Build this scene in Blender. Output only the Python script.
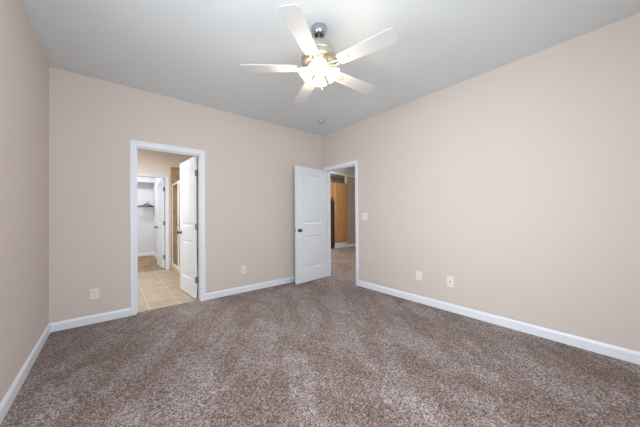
import bpy, bmesh, math, random
from mathutils import Vector, Matrix
random.seed(7)
for o in list(bpy.data.objects): bpy.data.objects.remove(o, do_unlink=True)
S = bpy.context.scene
C = S.collection
PI = math.pi

# ---------------------------------------------------------------- camera
XL, XR, YB, YN, H = -0.508, 3.167, 3.765, -0.62, 2.74
T = 0.115
yaw, pit, rol, CH = 0.690041599, 0.00813196, -0.00747022, 1.17773709
F = Vector((math.sin(yaw)*math.cos(pit), math.cos(yaw)*math.cos(pit), math.sin(pit)))
R0 = Vector((math.cos(yaw), -math.sin(yaw), 0)); U0 = R0.cross(F)
Rv = R0*math.cos(rol)+U0*math.sin(rol); Uv = U0*math.cos(rol)-R0*math.sin(rol)
cd = bpy.data.cameras.new('camera'); cam = bpy.data.objects.new('camera', cd); C.objects.link(cam)
m = Matrix((( Rv.x, Uv.x, -F.x, 0), (Rv.y, Uv.y, -F.y, 0), (Rv.z, Uv.z, -F.z, CH), (0, 0, 0, 1)))
cam.matrix_world = m
cd.sensor_width = 36; cd.lens = 250.84/640*36; cd.clip_start = 0.02
S.camera = cam

# ---------------------------------------------------------------- light and exposure
S.view_settings.view_transform = 'Standard'; S.view_settings.look = 'None'
S.view_settings.gamma = 1; S.view_settings.use_curve_mapping = False
S.view_settings.exposure = 0.42
w = bpy.data.worlds.new('world'); S.world = w; w.use_nodes = True
w.node_tree.nodes['Background'].inputs[0].default_value = (0.75, 0.87, 1.0, 1)
w.node_tree.nodes['Background'].inputs[1].default_value = 1.2

def area(name, loc, rot, sx, sy, power, col, spread=PI):
    l = bpy.data.lights.new(name, 'AREA'); l.shape = 'RECTANGLE'; l.size = sx; l.size_y = sy
    l.energy = power; l.color = col; l.spread = spread
    o = bpy.data.objects.new(name, l); C.objects.link(o); o.location = loc; o.rotation_euler = rot
    return o
def point(name, loc, power, col, r=0.05):
    l = bpy.data.lights.new(name, 'POINT'); l.energy = power; l.color = col; l.shadow_soft_size = r
    o = bpy.data.objects.new(name, l); C.objects.link(o); o.location = loc
    return o
WY0, WY1, WZ0, WZ1 = 0.20, 1.50, 0.90, 2.10      # window in the left wall, beside the camera
NX0, NX1 = -0.30, 1.10                            # added window behind the camera, for ambient fill
area('daylight_and_fill', (XL-0.16, (WY0+WY1)/2, (WZ0+WZ1)/2), (PI/2, 0, -PI/2), WY1-WY0, WZ1-WZ0, 27, (0.90, 0.96, 1.0))
area('daylight_and_fill', (XL-0.14, (WY0+WY1)/2, (WZ0+WZ1)/2), (math.radians(80), 0, -PI/2), WY1-WY0, WZ1-WZ0, 3.5, (0.94, 0.97, 1.0), math.radians(70))
area('daylight_and_fill', ((NX0+NX1)/2, YN-0.16, (WZ0+WZ1)/2), (PI/2, 0, 0), NX1-NX0, WZ1-WZ0, 42, (0.88, 0.95, 1.0))  # added fill light, shining in through the added window
area('bathroom_lamp', (-0.1, 5.0, 2.55), (0, 0, 0), 0.9, 0.3, 31, (0.98, 0.99, 1.0))
area('closet_lamp', (0.1, 8.0, 2.6), (0, 0, 0), 0.4, 0.4, 22, (0.93, 0.96, 1.0))
point('kitchen_lamp', (4.5, 6.0, 2.25), 60, (1.0, 0.93, 0.84), 0.12)
area('hall_lamp', (4.5, 3.2, 2.55), (0, 0, 0), 0.4, 0.4, 15, (1.0, 0.92, 0.82))
point('header_fill', (5.1, 4.7, 2.35), 7, (1.0, 0.95, 0.88), 0.1)  # added point light to brighten the dropped header, no fixture here

# ---------------------------------------------------------------- materials
def s2l(c): return tuple(((v/255+0.055)/1.055)**2.4 if v > 10 else v/255/12.92 for v in c)
def mat(name, rgb, rough=0.5, metal=0.0, emis=None, es=0, spec=0.5, trans=0.0, ior=1.45):
    k = bpy.data.materials.new(name); k.use_nodes = True
    b = k.node_tree.nodes['Principled BSDF']
    b.inputs['Base Color'].default_value = (*s2l(rgb), 1)
    b.inputs['Roughness'].default_value = rough; b.inputs['Metallic'].default_value = metal
    b.inputs['Specular IOR Level'].default_value = spec; b.inputs['IOR'].default_value = ior
    b.inputs['Transmission Weight'].default_value = trans
    if emis:
        b.inputs['Emission Color'].default_value = (*emis, 1); b.inputs['Emission Strength'].default_value = es
    return k
def nd(k, t, **kw):
    n = k.node_tree.nodes.new(t)
    for a, v in kw.items(): setattr(n, a, v)
    return n
def coords(k):
    return nd(k, 'ShaderNodeTexCoord').outputs['Object']
def noise(k, vec, scale, detail=2, rough=0.5):
    n = nd(k, 'ShaderNodeTexNoise'); n.inputs['Scale'].default_value = scale
    n.inputs['Detail'].default_value = detail; n.inputs['Roughness'].default_value = rough
    k.node_tree.links.new(vec, n.inputs['Vector']); return n
def ramp(k, fac, stops):
    n = nd(k, 'ShaderNodeValToRGB'); e = n.color_ramp.elements
    while len(e) < len(stops): e.new(0.5)
    for i, (p, c) in enumerate(stops): e[i].position = p; e[i].color = (*s2l(c), 1)
    k.node_tree.links.new(fac, n.inputs[0]); return n
def bump(k, h, strength, dist):
    n = nd(k, 'ShaderNodeBump'); n.inputs['Strength'].default_value = strength; n.inputs['Distance'].default_value = dist
    k.node_tree.links.new(h, n.inputs['Height'])
    k.node_tree.links.new(n.outputs[0], k.node_tree.nodes['Principled BSDF'].inputs['Normal']); return n
def paint(name, rgb, rough=0.6, b=0.05):
    k = mat(name, rgb, rough, spec=0.3)
    n = noise(k, coords(k), 260, 2); bump(k, n.outputs[0], b, 0.002); return k

M = {}
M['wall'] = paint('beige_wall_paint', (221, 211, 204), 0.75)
M['darker_wall'] = paint('darkened_wall_paint', (186, 173, 164), 0.75)  # wall colour darkened where the hall light left it too bright
M['bath_wall'] = paint('cream_wall_paint', (244, 236, 226), 0.7)
M['closet_wall'] = paint('white_wall_paint', (232, 233, 236), 0.7)
M['ceiling'] = paint('ceiling_paint', (229, 235, 238), 0.85)
M['trim'] = mat('white_trim_paint', (240, 246, 255), 0.35)
M['door'] = mat('white_door_paint', (236, 243, 252), 0.35)
M['plate'] = mat('almond_plastic', (246, 239, 232), 0.35)
M['slot'] = mat('dark_slot', (60, 54, 50), 0.6)
M['white_plastic'] = mat('white_plastic', (235, 235, 235), 0.35)
M['grey_white'] = mat('shaded_white_plastic', (196, 196, 194), 0.3)
M['chrome_soft'] = mat('satin_chrome', (190, 191, 194), 0.22, 1.0)
M['bracket'] = mat('pale_brushed_bracket', (226, 214, 198), 0.4, 0.5)
M['hinge'] = mat('satin_hinge_metal', (140, 138, 134), 0.4, 0.8)
M['nickel'] = mat('brushed_nickel', (208, 203, 196), 0.32, 1.0)
M['chrome'] = mat('chrome', (215, 218, 222), 0.12, 1.0)
M['dark_metal'] = mat('dark_metal', (95, 92, 90), 0.35, 0.9)
M['bronze'] = mat('antique_brass', (212, 202, 188), 0.35, 1.0)
M['rubber'] = mat('rubber', (235, 235, 235), 0.7)
M['black'] = mat('black_plastic', (22, 22, 24), 0.4)
M['grey_plastic'] = mat('grey_plastic', (150, 150, 152), 0.5)
M['wire'] = mat('white_coated_wire', (222, 224, 228), 0.4)
M['blade'] = mat('white_blade_laminate', (208, 209, 211), 0.45)
M['glass'] = mat('clear_glass', (235, 242, 238), 0.03, trans=1.0, ior=1.02)
gm = M['glass']; gt = gm.node_tree
mx = gt.nodes.new('ShaderNodeMixShader'); tr = gt.nodes.new('ShaderNodeBsdfTransparent'); gl = gt.nodes.new('ShaderNodeBsdfGlossy')
tr.inputs[0].default_value = (0.97, 0.98, 0.97, 1); gl.inputs['Roughness'].default_value = 0.02; mx.inputs[0].default_value = 0.05
gt.links.new(tr.outputs[0], mx.inputs[1]); gt.links.new(gl.outputs[0], mx.inputs[2])
gt.links.new(mx.outputs[0], gt.nodes['Material Output'].inputs['Surface'])
M['fridge'] = mat('dark_stainless', (88, 84, 86), 0.35, 0.6)
M['shade'] = mat('frosted_lit_glass', (255, 250, 240), 0.4, emis=(1.0, 0.86, 0.68), es=0.8)
M['bulb'] = mat('lit_bulb', (255, 250, 240), 0.4, emis=(1.0, 0.85, 0.65), es=4)

def carpet(name, dark, mid, light, tint):
    k = mat(name, mid, 0.95, spec=0.1)
    v = coords(k); L = k.node_tree.links
    def tufts(scale):
        n = nd(k, 'ShaderNodeTexVoronoi'); n.inputs['Scale'].default_value = scale; L.new(v, n.inputs['Vector'])
        g = nd(k, 'ShaderNodeSeparateColor'); L.new(n.outputs['Color'], g.inputs[0]); return g.outputs[0]
    t1, t2 = tufts(230), tufts(110)
    ad = nd(k, 'ShaderNodeMath', operation='MULTIPLY_ADD'); ad.inputs[1].default_value = 0.55
    m2 = nd(k, 'ShaderNodeMath', operation='MULTIPLY'); m2.inputs[1].default_value = 0.45; L.new(t2, m2.inputs[0])
    L.new(t1, ad.inputs[0]); L.new(m2.outputs[0], ad.inputs[2])
    r1 = ramp(k, ad.outputs[0], [(0.12, dark), (0.5, mid), (0.88, light)])
    last = r1.outputs[0]
    # pile brushed one way or the other by the vacuum, in long strokes
    for rot, sy, sc, w_, lo, hi, c in ((0.62, 0.30, 3.2, 3, 0.44, 0.56, tint), (-0.25, 0.22, 2.2, 2, 0.47, 0.53, (240, 236, 234)), (0, 1, 7, 2, 0.36, 0.64, (240, 238, 237))):
        mp = nd(k, 'ShaderNodeMapping'); mp.inputs['Rotation'].default_value = (0, 0, rot)
        mq = nd(k, 'ShaderNodeMapping'); mq.inputs['Scale'].default_value = (1.0, sy, 1)
        L.new(v, mp.inputs[0]); L.new(mp.outputs[0], mq.inputs[0])
        f2 = noise(k, mq.outputs[0], sc, w_, 0.66); f2.inputs['Distortion'].default_value = 0.2
        r2 = ramp(k, f2.outputs[0], [(lo, c), (hi, (255, 255, 255))])
        a = nd(k, 'ShaderNodeMixRGB', blend_type='MULTIPLY'); a.inputs[0].default_value = 1
        L.new(last, a.inputs[1]); L.new(r2.outputs[0], a.inputs[2]); last = a.outputs[0]
    L.new(last, k.node_tree.nodes['Principled BSDF'].inputs['Base Color'])
    k.node_tree.nodes['Principled BSDF'].inputs['Sheen Weight'].default_value = 0.2
    bump(k, ad.outputs[0], 0.6, 0.006)
    return k
M['carpet'] = carpet('taupe_carpet', (76, 61, 58), (143, 129, 126), (222, 212, 209), (229, 219, 214))
M['closet_floor'] = carpet('tan_closet_floor', (126, 104, 70), (176, 150, 108), (206, 184, 146), (225, 220, 210))  # tan tone for the closet floor, browner than the bathroom tile

def tiles(name, c1, c2, mortar, bw, rh, off, rot=(0, 0, 0), msize=0.006, offset=0.0):
    k = mat(name, c1, 0.35); L = k.node_tree.links
    mp = nd(k, 'ShaderNodeMapping'); mp.inputs['Location'].default_value = off; mp.inputs['Rotation'].default_value = rot
    L.new(coords(k), mp.inputs[0])
    b = nd(k, 'ShaderNodeTexBrick'); b.offset = offset; b.squash = 1
    b.inputs['Scale'].default_value = 1; b.inputs['Brick Width'].default_value = bw; b.inputs['Row Height'].default_value = rh
    b.inputs['Mortar Size'].default_value = msize; b.inputs['Mortar Smooth'].default_value = 0.2
    b.inputs['Color1'].default_value = (*s2l(c1), 1); b.inputs['Color2'].default_value = (*s2l(c2), 1); b.inputs['Mortar'].default_value = (*s2l(mortar), 1)
    L.new(mp.outputs[0], b.inputs['Vector'])
    f = noise(k, mp.outputs[0], 7, 5, 0.65); r = ramp(k, f.outputs[0], [(0.3, (205, 196, 182)), (0.7, (255, 255, 255))])
    a = nd(k, 'ShaderNodeMixRGB', blend_type='MULTIPLY'); a.inputs[0].default_value = 0.8
    L.new(b.outputs['Color'], a.inputs[1]); L.new(r.outputs[0], a.inputs[2])
    L.new(a.outputs[0], k.node_tree.nodes['Principled BSDF'].inputs['Base Color']); return k
M['tile_floor'] = tiles('beige_floor_tile', (188, 170, 146), (197, 180, 157), (216, 206, 190), 0.335, 0.335, (-0.69+0.335*3, -3.88+0.335, 0))
M['tile_wall'] = tiles('tan_shower_tile', (198, 168, 126), (206, 177, 136), (218, 200, 172), 0.2, 0.2, (0, 0, 0), rot=(PI/2, 0, 0), msize=0.004)
M['tile_curb'] = tiles('beige_curb_tile', (206, 186, 158), (212, 194, 168), (224, 214, 196), 0.2, 0.2, (0, 0, 0), msize=0.004)
def oak():
    k = mat('golden_oak', (190, 130, 70), 0.5); L = k.node_tree.links
    mp = nd(k, 'ShaderNodeMapping'); mp.inputs['Scale'].default_value = (1, 1, 0.08); L.new(coords(k), mp.inputs[0])
    f = noise(k, mp.outputs[0], 28, 4, 0.6); r = ramp(k, f.outputs[0], [(0.3, (186, 138, 88)), (0.7, (216, 168, 116))])
    L.new(r.outputs[0], k.node_tree.nodes['Principled BSDF'].inputs['Base Color']); return k
M['oak'] = oak()

# ---------------------------------------------------------------- mesh helpers
def box(bm, x0, x1, y0, y1, z0, z1, mi=0):
    v = [bm.verts.new((x, y, z)) for z in (z0, z1) for y in (y0, y1) for x in (x0, x1)]
    for q in ((0, 2, 3, 1), (4, 5, 7, 6), (0, 1, 5, 4), (2, 6, 7, 3), (0, 4, 6, 2), (1, 3, 7, 5)):
        bm.faces.new([v[i] for i in q]).material_index = mi
def lathe(bm, prof, seg=32, mtx=None, ang=2*PI):
    rings = []
    for r, z in prof:
        rings.append([bm.verts.new((max(r, 1e-4)*math.cos(a*ang/seg), max(r, 1e-4)*math.sin(a*ang/seg), z)) for a in range(seg)])
    if mtx:
        for rg in rings:
            for q in rg: q.co = mtx @ q.co
    for a, b in zip(rings, rings[1:]):
        for i in range(seg):
            j = (i+1) % seg; bm.faces.new((a[i], a[j], b[j], b[i])).smooth = True
    bm.faces.new(rings[0][::-1]); bm.faces.new(rings[-1])
def tube(bm, pts, r, seg=8, closed=False):
    pts = [Vector(p) for p in pts]; rings = []; n = len(pts)
    for i, p in enumerate(pts):
        a = pts[(i-1) % n] if (closed or i) else p; b = pts[(i+1) % n] if (closed or i < n-1) else p
        d = (b-a).normalized(); up = Vector((0, 0, 1)) if abs(d.z) < 0.9 else Vector((1, 0, 0))
        s = d.cross(up).normalized(); u = s.cross(d)
        rr = r[i] if isinstance(r, (list, tuple)) else r
        rings.append([bm.verts.new(p+s*rr*math.cos(2*PI*k/seg)+u*rr*math.sin(2*PI*k/seg)) for k in range(seg)])
    prs = list(zip(rings, rings[1:])) + ([(rings[-1], rings[0])] if closed else [])
    for a, b in prs:
        for k in range(seg):
            j = (k+1) % seg; bm.faces.new((a[k], a[j], b[j], b[k])).smooth = True
    if not closed: bm.faces.new(rings[0][::-1]); bm.faces.new(rings[-1])
def prism(bm, pts, z0, z1, mtx=None):
    a = [bm.verts.new((x, y, z0)) for x, y in pts]; b = [bm.verts.new((x, y, z1)) for x, y in pts]
    bm.faces.new(a[::-1]); bm.faces.new(b); n = len(pts)
    for i in range(n):
        j = (i+1) % n; bm.faces.new((a[i], a[j], b[j], b[i]))
    if mtx:
        for v in a+b: v.co = mtx @ v.co
def obj(name, bm, material, parent=None, bevel=0, mtx=None):
    if mtx: bm.transform(mtx)
    bmesh.ops.recalc_face_normals(bm, faces=bm.faces)
    me = bpy.data.meshes.new(name); bm.to_mesh(me); bm.free()
    for k in (material if isinstance(material, list) else [material]): me.materials.append(k)
    o = bpy.data.objects.new(name, me); C.objects.link(o)
    if parent: o.parent = parent
    if bevel:
        b = o.modifiers.new('bevel', 'BEVEL'); b.width = bevel; b.segments = 2; b.limit_method = 'ANGLE'
    return o
def struct(name, bm, material, label=None, bevel=0):
    o = obj(name, bm, material, None, bevel); o['kind'] = 'structure'
    if label: o['label'] = label
    return o
def thing(name, label, cat, loc=(0, 0, 0), rotz=0, group=None, kind=None):
    o = bpy.data.objects.new(name, None); C.objects.link(o); o.location = loc; o.rotation_euler = (0, 0, rotz)
    o.empty_display_size = 0.1
    o['label'] = label
    if cat: o['category'] = cat
    if group: o['group'] = group
    if kind: o['kind'] = kind
    return o
def boxes(*bs):
    bm = bmesh.new()
    for b in bs: box(bm, *b)
    return bm

# ---------------------------------------------------------------- openings
BX0, BX1, DZ = 0.223, 0.941, 2.04          # bathroom door opening in the back wall
EY0, EY1 = 2.895, 3.655                    # bedroom door opening in the right wall
CX0, CX1, CY = 0.199, 0.909, 6.5           # closet door opening, wall face y
YBb = YB+T                                 # bathroom side of back wall
XRb = XR+T
CYb = CY+T
CBY, CRX = 9.2, 0.955                      # closet back wall, closet right wall

# ---------------------------------------------------------------- structure: bedroom
struct('floor', boxes((XL-T, XRb, YN-T, YB+0.06, -0.12, 0), (XRb, 8.6, 1.2, 8.0, -0.12, 0)), M['carpet'], 'taupe brown cut pile carpet of the bedroom and hall')
struct('ceiling', boxes((XL-T, XRb, YN-T, YBb, H, H+0.1)), M['ceiling'], 'smooth white bedroom ceiling')
struct('wall_left', boxes((XL-T, XL, YN, WY0, 0, H), (XL-T, XL, WY1, YB, 0, H), (XL-T, XL, WY0, WY1, 0, WZ0), (XL-T, XL, WY0, WY1, WZ1, H)), M['wall'], 'beige wall on the left')
struct('wall_back', boxes((XL-T, BX0-0.018, YB, YBb, 0, H), (BX1+0.018, XRb, YB, YBb, 0, H), (BX0-0.018, BX1+0.018, YB, YBb, DZ+0.018, H)), M['wall'], 'beige wall with the bathroom doorway')
struct('wall_right', boxes((XR, XRb, YN, EY0-0.018, 0, H), (XR, XRb, EY1+0.018, YB, 0, H), (XR, XRb, EY0-0.018, EY1+0.018, DZ+0.018, H)), M['wall'], 'long beige wall on the right')
struct('wall_near', boxes((XL-T, NX0, YN-T, YN, 0, H), (NX1, XRb, YN-T, YN, 0, H), (NX0, NX1, YN-T, YN, 0, WZ0), (NX0, NX1, YN-T, YN, WZ1, H)), M['wall'], 'beige wall behind the camera')
bm = bmesh.new()
xx0, xx1 = XL-0.09, XL-0.05
for b in ((WY0, WY0+.05), (WY1-.05, WY1), ((WY0+WY1)/2-.025, (WY0+WY1)/2+.025)): box(bm, xx0, xx1, b[0], b[1], WZ0, WZ1)
box(bm, xx0, xx1, WY0, WY1, WZ0, WZ0+.05); box(bm, xx0, xx1, WY0, WY1, WZ1-.05, WZ1)
struct('window_1', bm, M['trim'], 'white window frame in the left wall beside the camera')

bm = bmesh.new(); yy0, yy1 = YN-0.09, YN-0.05
for b in ((NX0, NX0+.05), (NX1-.05, NX1), ((NX0+NX1)/2-.025, (NX0+NX1)/2+.025)): box(bm, b[0], b[1], yy0, yy1, WZ0, WZ1)
box(bm, NX0, NX1, yy0, yy1, WZ0, WZ0+.05); box(bm, NX0, NX1, yy0, yy1, WZ1-.05, WZ1)
struct('fill_window', bm, M['trim'], 'added white window frame behind the camera, for ambient fill')

# baseboards: profile swept along a wall
BH, BT = 0.094, 0.014
BP = [(0, 0), (BT, 0), (BT, BH-0.022), (BT*0.75, BH-0.012), (BT*0.45, BH-0.004), (BT*0.35, BH), (0, BH)]
def run(bm, p, d, n, L, prof):
    """profile (offset along n, z) swept from p along d by L"""
    p, d, n = Vector(p), Vector(d), Vector(n)
    a = [bm.verts.new(p+n*o+Vector((0, 0, z))) for o, z in prof]; b = [bm.verts.new(v.co+d*L) for v in a]
    bm.faces.new(a); bm.faces.new(b[::-1]); k = len(a)
    for i in range(k):
        j = (i+1) % k; bm.faces.new((a[i], b[i], b[j], a[j]))
CW = 0.060
def base(name, *runs, mt='trim', label=None):
    bm = bmesh.new()
    for r in runs: run(bm, *r, BP)
    return struct(name, bm, M[mt], label)
base('baseboard_left', ((XL, YN, 0), (0, 1, 0), (1, 0, 0), YB-YN), label='white baseboard along the left wall')
base('baseboard_back', ((XL, YB, 0), (1, 0, 0), (0, -1, 0), BX0-.005-CW-XL), ((BX1+.005+CW, YB, 0), (1, 0, 0), (0, -1, 0), XR-(BX1+.005+CW)), label='white baseboard along the back wall')
base('baseboard_right', ((XR, YN, 0), (0, 1, 0), (-1, 0, 0), EY0-.005-CW-YN), label='white baseboard along the right wall')

# casing: profile across the width, swept round the opening with mitred corners
CP = [(0, 0), (0, 0.008), (0.006, 0.011), (0.030, 0.013), (0.040, 0.017), (CW-0.004, 0.017), (CW, 0.013), (CW, 0)]
def casing(bm, P0, along, n, a0, a1, top, clip=None):
    """opening from a0 to a1 along 'along' on the wall through P0; casing sticks out along n"""
    P0, along, n = Vector(P0), Vector(along), Vector(n)
    rings = []
    for (u, z, du, dz) in ((a0, 0, -1, 0), (a0, top, -1, 1), (a1, top, 1, 1), (a1, 0, 1, 0)):
        rings.append([bm.verts.new(P0+along*(u+du*wd)+Vector((0, 0, z+dz*wd))+n*th) for wd, th in CP])
    for a, b in zip(rings, rings[1:]):
        k = len(a)
        for i in range(k):
            j = (i+1) % k; bm.faces.new((a[i], a[j], b[j], b[i]))
    bm.faces.new(rings[0]); bm.faces.new(rings[-1][::-1])
def frame_x(bm, x0, x1, y0, y1):      # jamb boards in a wall normal to y
    t = 0.018
    box(bm, x0-t, x0, y0, y1, 0, DZ); box(bm, x1, x1+t, y0, y1, 0, DZ); box(bm, x0-t, x1+t, y0, y1, DZ, DZ+t)
def frame_y(bm, y0, y1, x0, x1):
    t = 0.018
    box(bm, x0, x1, y0-t, y0, 0, DZ); box(bm, x0, x1, y1, y1+t, 0, DZ); box(bm, x0, x1, y0-t, y1+t, DZ, DZ+t)
bm = bmesh.new(); frame_x(bm, BX0, BX1, YB, YBb)
casing(bm, (0, YB, 0), (1, 0, 0), (0, -1, 0), BX0-.005, BX1+.005, DZ+.005)
casing(bm, (0, YBb, 0), (1, 0, 0), (0, 1, 0), BX0-.005, BX1+.005, DZ+.005)
box(bm, BX0, BX0+.010, YBb-.07, YBb-.038, 0, DZ); box(bm, BX0, BX1, YBb-.07, YBb-.038, DZ-.010, DZ)
struct('trim_1', bm, M['trim'], 'white casing round the bathroom doorway')
bm = bmesh.new(); frame_y(bm, EY0, EY1, XR, XRb)
casing(bm, (XR, 0, 0), (0, 1, 0), (-1, 0, 0), EY0-.005, EY1+.005, DZ+.005)
casing(bm, (XRb, 0, 0), (0, 1, 0), (1, 0, 0), EY0-.005, EY1+.005, DZ+.005)
box(bm, XR+.038, XR+.07, EY1-.010, EY1, 0, DZ); box(bm, XR+.038, XR+.07, EY0, EY1, DZ-.010, DZ)
struct('trim_2', bm, M['trim'], 'white casing round the bedroom doorway')
bm = bmesh.new(); frame_x(bm, CX0, CX1, CY, CYb)
casing(bm, (0, CY, 0), (1, 0, 0), (0, -1, 0), CX0-.005, CX1+.005, DZ+.005)
struct('trim_3', bm, M['trim'], 'white casing round the closet doorway')

# ---------------------------------------------------------------- structure: bathroom and closet
BLX, BRX = -1.3, 1.95
struct('floor', boxes((BLX-T, BRX+T, YB+0.06, CY+0.05, -0.12, 0.0)), M['tile_floor'], 'beige square floor tiles of the bathroom')
struct('floor', boxes((BLX-T, CRX+T, CY+0.05, CBY+T, -0.12, 0.0)), M['closet_floor'], 'tan closet floor')
struct('ceiling', boxes((BLX-T, BRX+T, YBb, CBY+T, H, H+0.1)), M['ceiling'], 'white bathroom and closet ceiling')
struct('wall_bathroom_left', boxes((BLX-T, BLX, YBb, CBY+T, 0, H)), M['bath_wall'], 'cream bathroom wall on the left')
struct('wall_bathroom_right', boxes((BRX, BRX+T, YBb, CYb, 0, H)), M['bath_wall'], 'cream bathroom wall on the right')
struct('wall_bathroom_front', boxes((BLX-T, XL-T, YB, YBb, 0, H)), M['bath_wall'], 'cream bathroom wall beside the bedroom')
struct('wall_closet_front', boxes((BLX, CX0-.018, CY, CYb, 0, H), (CX1+.018, BRX, CY, CYb, 0, H), (CX0-.018, CX1+.018, CY, CYb, DZ+.018, H)), M['bath_wall'], 'cream wall with the closet doorway')
struct('wall_closet_right', boxes((CRX, CRX+T, CYb, CBY, 0, H)), M['closet_wall'], 'white right wall of the closet')
struct('wall_closet_back', boxes((BLX, CRX+T, CBY, CBY+T, 0, H), (BLX, CRX, CBY-.35, CBY, 2.19, H)), M['closet_wall'], 'white back wall of the closet')
base('baseboard_closet', ((BLX, CBY, 0), (1, 0, 0), (0, -1, 0), CRX-BLX), ((CRX, CYb, 0), (0, 1, 0), (-1, 0, 0), CBY-CYb), label='white closet baseboard')
struct('wall_shower', boxes((1.0, BRX, CY-.012, CY, 0.0, 2.30), (BRX-.012, BRX, 4.7, CY-.012, 0, 2.30)), M['tile_wall'], 'tan tiled shower wall')
struct('trim_4', boxes((0.985, 1.085, 4.9, CY-.012, 0, 0.112)), M['tile_curb'], 'beige tiled shower curb', bevel=0.004)

# ---------------------------------------------------------------- structure: hall and kitchen
struct('ceiling', boxes((XRb, 8.6, 1.2, 8.0, H, H+0.1)), M['ceiling'], 'white hall and kitchen ceiling')
struct('wall_hall_left', boxes((XRb-T, XRb, YBb, 8.0, 0, H)), M['wall'], 'beige hall wall beside the bathroom')
struct('wall_hall_near', boxes((XRb, 8.6, 1.2-T, 1.2, 0, H)), M['wall'], 'beige wall at the near end of the hall')
struct('wall_hall_right', boxes((8.6, 8.6+T, 1.2, 8.0, 0, H)), M['wall'], 'beige wall at the far right of the hall')
struct('wall_kitchen_back', boxes((XRb, 8.6, 8.0, 8.0+T, 0, H)), M['wall'], 'beige kitchen wall behind the cabinets')
KX, KY = 6.73, 6.57
struct('wall_kitchen_side', boxes((KX, 8.6, KY, KY+T, 0, H)), M['darker_wall'], 'darkened beige wall right of the oak cabinet')
base('baseboard_kitchen', ((KX, KY, 0), (1, 0, 0), (0, -1, 0), 8.6-KX), label='white baseboard on the wall beyond the hall')
bm = bmesh.new()
d = Vector((5.965-5.121, 5.857-5.663)).normalized()*1.0; nn = Vector((-d.y, d.x))
a = Vector((5.121, 5.663)) - d*1.7; e = Vector((5.965, 5.857)) + d*0.85
prism(bm, [(a.x, a.y), (e.x, e.y), (e.x+nn.x*.12, e.y+nn.y*.12), (a.x+nn.x*.12, a.y+nn.y*.12)], 2.51, H)
struct('wall_header', bm, M['ceiling'], 'white dropped header across the hall')

# ---------------------------------------------------------------- doors
def panel_face(bm, W, y, s, cuts_x, cuts_z, panels):
    """door face in plane y; s = outward direction (+1/-1); panels = set of (i,j) cells pressed in"""
    for i in range(len(cuts_x)-1):
        for j in range(len(cuts_z)-1):
            x0, x1, z0, z1 = cuts_x[i], cuts_x[i+1], cuts_z[j], cuts_z[j+1]
            if (i, j) not in panels:
                bm.faces.new([bm.verts.new(p) for p in ((x0, y, z0), (x1, y, z0), (x1, y, z1), (x0, y, z1))]); continue
            prev = None
            for ins, dep in ((0, 0), (.010, .007), (.022, .009), (.030, .008), (.050, .002)):
                r = [bm.verts.new(p) for p in ((x0+ins, y-s*dep, z0+ins), (x1-ins, y-s*dep, z0+ins), (x1-ins, y-s*dep, z1-ins), (x0+ins, y-s*dep, z1-ins))]
                if prev:
                    for k in range(4): bm.faces.new((prev[k], prev[(k+1) % 4], r[(k+1) % 4], r[k]))
                prev = r
            bm.faces.new(prev)
def make_door(name, W, pin, rotz, flip, label, knob_mat='dark_metal', off=0.008):
    """origin at the hinge pin; slab runs along +x local, thickness on the +y (flip=1) or -y side"""
    t, h = 0.035, DZ-0.016
    r = thing(name, label, None, (pin[0], pin[1], 0), rotz, kind='structure')
    y0, y1 = (off, off+t) if flip > 0 else (-off-t, -off)
    bm = bmesh.new(); st = 0.125 if W < .74 else 0.14
    xs = [0.003, 0.003+st, 0.003+W-st, 0.003+W]; zs = [0.014, 0.255, 0.825, 1.035, 1.905, h+0.008]
    pn = {(1, 1), (1, 3)}
    panel_face(bm, W, y0, -1, xs, zs, pn); panel_face(bm, W, y1, 1, xs, zs, pn)
    for q in (((xs[0], y0, zs[0]), (xs[0], y1, zs[0]), (xs[0], y1, zs[-1]), (xs[0], y0, zs[-1])),
              ((xs[-1], y0, zs[0]), (xs[-1], y1, zs[0]), (xs[-1], y1, zs[-1]), (xs[-1], y0, zs[-1])),
              ((xs[0], y0, zs[0]), (xs[-1], y0, zs[0]), (xs[-1], y1, zs[0]), (xs[0], y1, zs[0])),
              ((xs[0], y0, zs[-1]), (xs[-1], y0, zs[-1]), (xs[-1], y1, zs[-1]), (xs[0], y1, zs[-1]))):
        bm.faces.new([bm.verts.new(p) for p in q])
    bmesh.ops.remove_doubles(bm, verts=bm.verts, dist=1e-5)
    obj('door_slab', bm, M['door'], r)
    kx, kz = 0.003+W-.065, 0.925
    for s, yf in ((-1, y0), (1, y1)):
        bm = bmesh.new()
        mt = Matrix.Translation((kx, yf, kz)) @ Matrix.Rotation(-s*PI/2, 4, 'X')
        lathe(bm, [(0.0, 0), (.032, 0), (.032, .004), (.026, .008), (.012, .011), (.011, .028), (.018, .034), (.026, .042), (.028, .050), (.024, .058), (.012, .062), (0, .0625)], 24, mt)
        obj('door_knob', bm, M[knob_mat], r)
    obj('latch_plate', boxes((0.003+W-.0005, 0.003+W+.001, (y0+y1)/2-.0125, (y0+y1)/2+.0125, kz-.028, kz+.028)), M['nickel'], r)
    for z in (0.27, 1.03, 1.80):
        bm = bmesh.new(); lathe(bm, [(0, z-.045), (.0065, z-.045), (.0065, z+.045), (0, z+.045)], 12)
        ya, yb = (0.0, .008+t*.85) if flip > 0 else (-.008-t*.85, 0.0)
        box(bm, 0.0005, 0.0029, ya, yb, z-.044, z+.044)
        obj('hinge', bm, M['hinge'], r, 0)
    return r
# bedroom door: local +x points to the latch
make_door('door_1', 0.765, (XR-0.010, EY1-.001), PI+math.radians(5.4), 1, 'white two-panel bedroom door standing open in front of the back wall')
make_door('door_2', 0.70, (BX1-.002, YBb+.012), PI/2+math.radians(4.0), 1, 'white two-panel bathroom door standing open inside the bathroom', off=0.016)
make_door('door_3', 0.70, (CX1-.002, CYb+.006), PI/2+math.radians(2.2), 1, 'white two-panel door standing open inside the closet')

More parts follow.
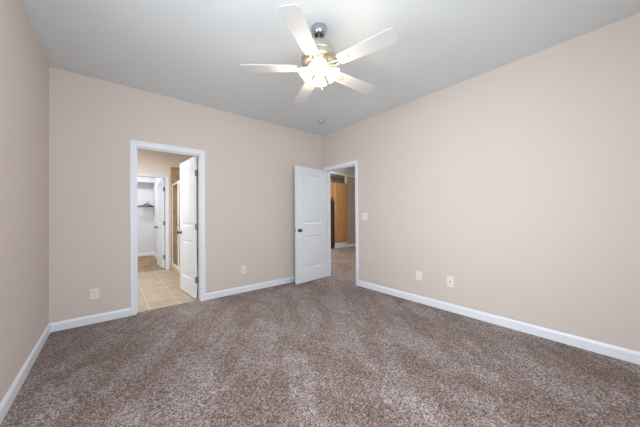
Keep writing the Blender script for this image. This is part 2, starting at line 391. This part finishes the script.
# ---------------------------------------------------------------- door stop
t = thing('door_stop', 'small white-tipped spring door stop on the back wall baseboard', 'door stop', (2.42, YB-BT, .05))
bm = bmesh.new(); mt = Matrix.Rotation(PI/2, 4, 'X')
lathe(bm, [(0, 0), (.014, 0), (.014, .003), (.006, .006), (0, .006)], 16, mt); obj('mounting_plate', bm, M['nickel'], t)
bm = bmesh.new(); pts = [(.006*math.cos(k*.8), -.006-k*.0009, .006*math.sin(k*.8)) for k in range(64)]
tube(bm, pts, .0012, 6); obj('spring', bm, M['nickel'], t)
bm = bmesh.new(); lathe(bm, [(0, .060), (.008, .060), (.010, .064), (.010, .074), (.007, .078), (0, .078)], 16, mt); obj('rubber_tip', bm, M['rubber'], t)

# ---------------------------------------------------------------- wall plates
def plate(name, label, cat, loc, rotz, kind, w=.078, h=.122, group=None):
    """local -y faces the room"""
    t = thing(name, label, cat, loc, rotz, group)
    bm = boxes((-w/2, w/2, -.006, 0, -h/2, h/2)); obj('cover_plate', bm, M['plate'], t, bevel=.0025)
    if kind == 'outlet':
        for s in (-1, 1):
            bm = bmesh.new()
            pts = [(.0165*math.cos(a), max(-.0125, min(.0125, .0165*math.sin(a)))) for a in [k*PI/12 for k in range(24)]]
            prism(bm, pts, 0.005, .0085, Matrix.Translation((0, 0, s*.0195)) @ Matrix.Rotation(PI/2, 4, 'X'))
            f = obj('receptacle', bm, M['plate'], t)
            bm = boxes((-.0078, -.0052, -.0089, -.0080, s*.0195-.003, s*.0195+.0065), (.0052, .0074, -.0089, -.0080, s*.0195-.003, s*.0195+.0055))
            prism(bm, [(.0026*math.cos(k*PI/5), .0026*math.sin(k*PI/5)) for k in range(10)], .0080, .0089, Matrix.Translation((0, 0, s*.0195-.0078)) @ Matrix.Rotation(PI/2, 4, 'X'))
            obj('slots', bm, M['slot'], f)
        bm = bmesh.new(); lathe(bm, [(0, .006), (.003, .006), (.002, .0075), (0, .0078)], 10, Matrix.Rotation(PI/2, 4, 'X')); obj('screw', bm, M['nickel'], t)
    elif kind == 'coax':
        bm = bmesh.new(); lathe(bm, [(0, .006), (.0075, .006), (.0075, .009), (.0048, .0092), (.0048, .016), (0, .016)], 12, Matrix.Rotation(PI/2, 4, 'X')); obj('coax_jack', bm, M['dark_metal'], t)
        for s in (-1, 1):
            bm = bmesh.new(); lathe(bm, [(0, .006), (.003, .006), (.002, .0075), (0, .0078)], 10, Matrix.Translation((0, 0, s*.042)) @ Matrix.Rotation(PI/2, 4, 'X')); obj('screw', bm, M['nickel'], t)
    elif kind == 'toggle':
        for sx in (-.022, .022):
            bm = boxes((sx-.005, sx+.005, -.0068, -.006, -.012, .012)); k = obj('toggle_frame', bm, M['plate'], t)
            bm = bmesh.new(); prism(bm, [(-.0035, 0), (.0035, 0), (.003, .014), (-.003, .014)], -.004, .004, Matrix.Translation((sx, -.006, .002)) @ Matrix.Rotation(PI/2+.5, 4, 'X')); obj('toggle', bm, M['plate'], t)
        for sx in (-.022, .022):
            for s in (-1, 1):
                bm = bmesh.new(); lathe(bm, [(0, .006), (.003, .006), (.002, .0075), (0, .0078)], 10, Matrix.Translation((sx, 0, s*.03)) @ Matrix.Rotation(PI/2, 4, 'X')); obj('screw', bm, M['plate'], t)
    return t
plate('power_outlet', 'almond duplex outlet left of the bathroom doorway', 'outlet', (-.159, YB, .325), 0, 'outlet', .074, .118)
plate('power_outlet', 'almond duplex outlet between the bathroom doorway and the open bedroom door', 'outlet', (1.558, YB, .350), 0, 'outlet', .074, .118)
plate('power_outlet', 'almond duplex outlet low on the right wall, nearer the bedroom doorway', 'outlet', (XR, 1.760, .358), -PI/2, 'outlet', .078, .118)
plate('cable_outlet', 'almond cable jack plate with a small centre connector on the right wall', 'cable jack', (XR, 1.352, .362), -PI/2, 'coax', .080, .126)
plate('light_switch', 'almond double toggle switch plate on the right wall beside the bedroom doorway', 'light switch', (XR, 2.686, 1.157), -PI/2, 'toggle', .116, .120)

# ---------------------------------------------------------------- ceiling fan
FX, FY, BZ = 1.321, 1.597, 2.40
fan = thing('ceiling_fan', 'white five-blade ceiling fan with brushed nickel body and lit frosted glass shades', 'ceiling fan', (FX, FY, 0))
bm = bmesh.new(); lathe(bm, [(0, H), (.060, H), (.064, H-.006), (.063, H-.035), (.057, H-.058), (.046, H-.070), (.038, H-.070), (.034, H-.062), (0, H-.062)], 40); obj('canopy', bm, M['chrome_soft'], fan)
bm = bmesh.new(); lathe(bm, [(0, H-.060), (.030, H-.060), (.030, H-.066), (.013, H-.068), (.013, 2.62), (.026, 2.615), (.026, 2.59), (0, 2.59)], 20); obj('downrod', bm, M['dark_metal'], fan)
bm = bmesh.new(); lathe(bm, [(0, 2.615), (.040, 2.612), (.080, 2.600), (.112, 2.575), (.130, 2.540), (.137, 2.512), (.137, 2.500), (0, 2.500)], 48)
hs = obj('motor_housing', bm, M['nickel'], fan)
bm = bmesh.new(); lathe(bm, [(0, 2.501), (.139, 2.501), (.147, 2.494), (.148, 2.455), (.142, 2.440), (.122, 2.432), (.112, 2.424), (.088, 2.418), (0, 2.416)], 48); obj('housing_band', bm, M['bronze'], hs)
bm = bmesh.new(); lathe(bm, [(0, 2.4165), (.100, 2.4165), (.104, 2.412), (.096, 2.404), (.070, 2.398), (.060, 2.392), (.052, 2.386), (0, 2.386)], 40)
obj('switch_housing', bm, M['bronze'], fan)
r0, r1 = .185, .645
def blade_outline():
    pts = []
    L = [(r0, .046), (r0+.02, .054), (r0+.08, .0575), (r0+.25, .064), (r1-.05, .070), (r1-.022, .068), (r1-.006, .055), (r1, .035)]
    for r_, h_ in L: pts.append((r_, -h_))
    for r_, h_ in reversed(L): pts.append((r_, h_))
    return pts
th0 = math.radians(-2.13)
for k in range(5):
    A = th0+k*2*PI/5
    TL = Matrix.Translation((0, 0, BZ)) @ Matrix.Rotation(math.radians(-1.3), 4, 'X') @ Matrix.Translation((0, 0, -BZ))     # the fan hangs slightly out of true
    mt = TL @ Matrix.Rotation(A, 4, 'Z') @ Matrix.Translation((0, 0, BZ)) @ Matrix.Rotation(math.radians(-7), 4, 'X')
    bm = bmesh.new(); prism(bm, blade_outline(), -.003, .003, mt); b = obj('blade', bm, M['blade'], fan, bevel=.0015)
    # cast bracket: arm from the motor to an oval plate under the blade root
    bm = bmesh.new()
    mo = TL @ Matrix.Rotation(A, 4, 'Z')
    pts = [(.085, 0, BZ+.010), (.11, 0, BZ-.002), (.14, 0, BZ-.014), (.17, 0, BZ-.014), (.195, 0, BZ-.008)]
    for s in (-1, 1):
        pp = [Vector((p[0], s*(.010+.016*math.sin(min(1, (p[0]-.085)/.11)*PI)), p[2])) for p in pts]
        tube(bm, [mo @ p for p in pp], .006, 8)
    ov = [(.232+.042*math.cos(q*PI/10), .026*math.sin(q*PI/10)) for q in range(20)]
    prism(bm, ov, -.0085, -.0032, mt)
    lathe(bm, [(0, -.013), (.008, -.012), (.012, -.0085), (0, -.0085)], 12, mt @ Matrix.Translation((.232, 0, 0)))
    obj('blade_bracket', bm, M['bracket'], b)
# light kit: fitter, four arms, four bell shades
bm = bmesh.new(); lathe(bm, [(0, 2.398), (.050, 2.398), (.056, 2.390), (.050, 2.376), (.030, 2.364), (.012, 2.356), (.008, 2.344), (0, 2.342)], 32)
kit = obj('light_kit', bm, M['bronze'], fan)
for k in range(4):
    A = yaw_dir = math.atan2(-F.y, -F.x)+k*PI/2
    c, s = math.cos(A), math.sin(A)
    ax = Vector((c*math.sin(math.radians(46)), s*math.sin(math.radians(46)), -math.cos(math.radians(46))))
    p0 = Vector((c*.058, s*.058, 2.398))
    q = Vector((0, 0, 1)).rotation_difference(ax).to_matrix().to_4x4()
    mt = Matrix.Translation(p0) @ q
    bm = bmesh.new(); tube(bm, [(c*.030, s*.030, 2.386), (c*.045, s*.045, 2.388), tuple(p0)], .009, 10)
    lathe(bm, [(0, -.006), (.020, -.004), (.022, .012), (.018, .014), (0, .014)], 20, mt)
    obj('lamp_arm', bm, M['bronze'], kit)
    bm = bmesh.new()
    prof = [(.021, .010), (.027, .020), (.040, .034), (.050, .050), (.056, .067), (.062, .083), (.069, .093)]
    seg = 40
    def ring(r, z, am): return [bm.verts.new(mt @ Vector((r*(1+am*math.cos(8*2*PI*a/seg))*math.cos(2*PI*a/seg), r*(1+am*math.cos(8*2*PI*a/seg))*math.sin(2*PI*a/seg), z))) for a in range(seg)]
    rs = [ring(r, z, .03*max(0, (i-2)/4)) for i, (r, z) in enumerate(prof)]
    rs += [ring(r-.003, z-.0005, .03*max(0, (i-2)/4)) for i, (r, z) in reversed(list(enumerate(prof)))]
    for a_, b_ in zip(rs, rs[1:]+rs[:1]):
        for i in range(seg):
            j = (i+1) % seg; bm.faces.new((a_[i], a_[j], b_[j], b_[i])).smooth = True
    obj('lamp_shade', bm, M['shade'], kit)
    bm = bmesh.new(); lathe(bm, [(0, .014), (.012, .016), (.014, .034), (.024, .050), (.027, .062), (.023, .076), (.012, .085), (0, .087)], 20, mt)
    obj('light_bulb', bm, M['bulb'], kit)
    lp = mt @ Vector((0, 0, .15))
    point('fan_bulb_light', (FX+lp.x, FY+lp.y, lp.z), 2.0, (1.0, .82, .62), .045)
for (dx, dy, l) in ((.020, -.010, .10), (-.022, .006, .075)):
    bm = bmesh.new(); z = 2.345
    tube(bm, [(dx, dy, z), (dx, dy, z-l)], .0012, 6)
    lathe(bm, [(0, z-l-.026), (.004, z-l-.024), (.006, z-l-.012), (.003, z-l), (0, z-l+.001)], 12, Matrix.Translation((dx, dy, 0)))
    obj('pull_chain', bm, M['nickel'], fan)

# ---------------------------------------------------------------- smoke detector
t = thing('smoke_detector', 'small round white smoke detector on the ceiling near the far corner', 'smoke detector', (2.645, 3.148, H))
bm = bmesh.new(); lathe(bm, [(0, 0), (.062, 0), (.062, -.010), (0, -.010)], 32); obj('mounting_base', bm, M['grey_white'], t)
bm = bmesh.new(); lathe(bm, [(0, -.010), (.057, -.010), (.058, -.020), (.052, -.032), (.036, -.040), (.034, -.036), (.030, -.036), (.028, -.041), (0, -.042)], 32); obj('cover', bm, M['grey_white'], t)

# ---------------------------------------------------------------- shower enclosure
t = thing('shower_enclosure', 'framed glass shower enclosure standing on the tiled curb', 'shower enclosure', (1.035, 5.8, .112))
def loc(o): o.location = (-1.035, -5.8, -.112); return o
x0, x1 = 1.022, 1.050
loc(obj('frame', boxes((x0, x1, 4.92, CY-.014, 1.865, 1.905), (x0, x1, 4.92, CY-.014, .112, .135), (x0, x1, CY-.03, CY-.014, .135, 1.865), (x0, x1, 5.80, 5.84, .135, 1.865)), M['white_plastic'], t, bevel=.002))
loc(obj('fixed_panel', boxes((1.033, 1.039, 5.84, CY-.04, .135, 1.865)), M['glass'], t))
dr = loc(obj('shower_door', boxes((x0+.002, x1-.002, 5.735, 5.795, .14, 1.86), (x0+.002, x1-.002, 5.0, 5.03, .14, 1.86), (x0+.002, x1-.002, 5.03, 5.735, .14, .17), (x0+.002, x1-.002, 5.03, 5.735, 1.83, 1.86)), M['white_plastic'], t, bevel=.002))
g = obj('pane', boxes((1.033, 1.039, 5.03, 5.735, .17, 1.83)), M['glass'], dr)
bm = bmesh.new(); tube(bm, [(x0, 5.70, 1.00), (x0-.035, 5.70, 1.005), (x0-.035, 5.70, 1.165), (x0, 5.70, 1.17)], .007, 8); obj('handle', bm, M['dark_metal'], dr)

# ---------------------------------------------------------------- closet shelf and hangers
t = thing('wire_shelf', 'white wire shelf on the closet back wall', 'shelf', (0, CBY, 1.455))
bm = bmesh.new(); SX0, SX1, SD = -1.28, .93, .30
for y in (-.004, -.10, -.20, -SD): tube(bm, [(SX0, y, 0), (SX1, y, 0)], .0035, 6)
tube(bm, [(SX0, -SD, -.028), (SX1, -SD, -.028)], .004, 6)
x = SX0
while x < SX1: tube(bm, [(x, -.004, .004), (x, -SD, .004), (x, -SD, -.028)], .0018, 4); x += .0254
obj('wire_deck', bm, M['wire'], t)
for x in (-.60, .20):
    bm = bmesh.new(); tube(bm, [(x, -SD+.01, -.01), (x, -.005, -.30)], .006, 6); obj('brace', bm, M['wire'], t)
for dz in (0, -.12):
    bm = bmesh.new(); tube(bm, [(SX1-.004, -SD, -.01+dz*.3), (CRX-.012, -SD-.42, -.20+dz)], .007, 6); obj('brace', bm, M['nickel'], t)
def hanger_bm(w=.205, hh=.10, rr=.0075):
    bm = bmesh.new()
    tube(bm, [(-w, 0, .012), (-w*.97, 0, 0), (w*.97, 0, 0), (w, 0, .012), (w*.9, 0, .028), (.02, 0, hh), (-.02, 0, hh), (-w*.9, 0, .028)], rr, 8, closed=True)
    hk = [(0, 0, hh), (0, 0, hh+.022)]+[(.018*math.sin(a)*1.0, 0, hh+.045-.022*math.cos(a)) for a in [k*PI/6 for k in range(1, 10)]]
    tube(bm, hk, .003, 6); return bm
def hanger(label, x, y, z, tilt, rz, mtl, w=.205):
    bm = hanger_bm(w, rr=.011 if w > .2 else .0075); o = obj('clothes_hanger', bm, M[mtl]); o.location = (x, y, z); o.rotation_euler = (tilt, 0, rz)
    o['label'] = label; o['category'] = 'hanger'
    return o
sz = 1.455+.014
hanger('black plastic hanger lying at the front edge of the closet shelf', .745, CBY-.285, sz+.008, -1.1, 0.0, 'black')
hanger('short black hanger propped upright behind the lying one on the closet shelf', .79, CBY-.112, sz+.010, -.35, -.06, 'black', .14)
hanger('dark grey hanger leaning at the back of the closet shelf', .81, CBY-.070, sz+.01, -.16, .02, 'grey_plastic', .115)
hanger('pale hanger at the back of the closet shelf against the wall', .83, CBY-.035, sz+.01, -.10, 0, 'wire', .11)

# ---------------------------------------------------------------- kitchen
t = thing('pantry_cabinet', 'tall golden oak pantry cabinet on a white base beyond the hall', 'cabinet', (6.44, 6.9, 0))
def loc2(o): o.location = (-6.44, -6.9, 0); return o
PX0, PX1, PY = 6.11, 6.715, 6.56
loc2(obj('body', boxes((PX0, PX1, PY, 7.25, .19, 2.36)), M['oak'], t, bevel=.003))
loc2(obj('end_panel', boxes((PX0+.03, PX1-.03, PY-.010, PY, .205, 2.345)), M['oak'], t, bevel=.003))
loc2(obj('plinth', boxes((PX0, PX1, PY-.004, 7.25, 0, .19)), M['trim'], t, bevel=.003))
t = thing('refrigerator', 'dark stainless refrigerator left of the oak pantry cabinet', 'refrigerator', (5.76, 7.0, 0))
def loc3(o): o.location = (-5.76, -7.0, 0); return o
loc3(obj('body', boxes((5.25, 6.10, 6.64, 7.40, .04, 1.72)), M['fridge'], t, bevel=.006))
for (a, b) in ((5.25, 5.671), (5.679, 6.10)):
    dd = loc3(obj('door', boxes((a, b, 6.57, 6.635, .62, 1.715)), M['fridge'], t, bevel=.008))
    hx = b-.04 if a < 5.5 else a+.04
    bm = bmesh.new(); tube(bm, [(hx, 6.568, .80), (hx, 6.53, .83), (hx, 6.53, 1.5), (hx, 6.568, 1.53)], .010, 8); obj('handle', bm, M['chrome'], dd)
dd = loc3(obj('freezer_drawer', boxes((5.25, 6.10, 6.57, 6.635, .06, .61)), M['fridge'], t, bevel=.008))
bm = bmesh.new(); tube(bm, [(5.35, 6.568, .54), (5.38, 6.53, .54), (5.97, 6.53, .54), (6.00, 6.568, .54)], .010, 8); obj('handle', bm, M['chrome'], dd)
loc3(obj('foot', boxes((5.27, 6.08, 6.66, 7.35, 0, .04)), M['black'], t))
t = thing('wall_cabinet', 'oak wall cabinet above the refrigerator', 'cabinet', (5.72, 7.0, 1.80))
def loc4(o): o.location = (-5.72, -7.0, -1.80); return o
loc4(obj('body', boxes((5.24, 6.105, 6.60, 7.25, 1.79, 2.36)), M['oak'], t, bevel=.002))
for (a, b) in ((5.25, 5.665), (5.68, 6.095)):
    bm = bmesh.new(); box(bm, a, b, 6.58, 6.599, 1.80, 2.35)
    dd = loc4(obj('cabinet_door', bm, M['oak'], t, bevel=.003))
    obj('raised_panel', boxes((a+.06, b-.06, 6.574, 6.58, 1.86, 2.29)), M['oak'], dd, bevel=.003)
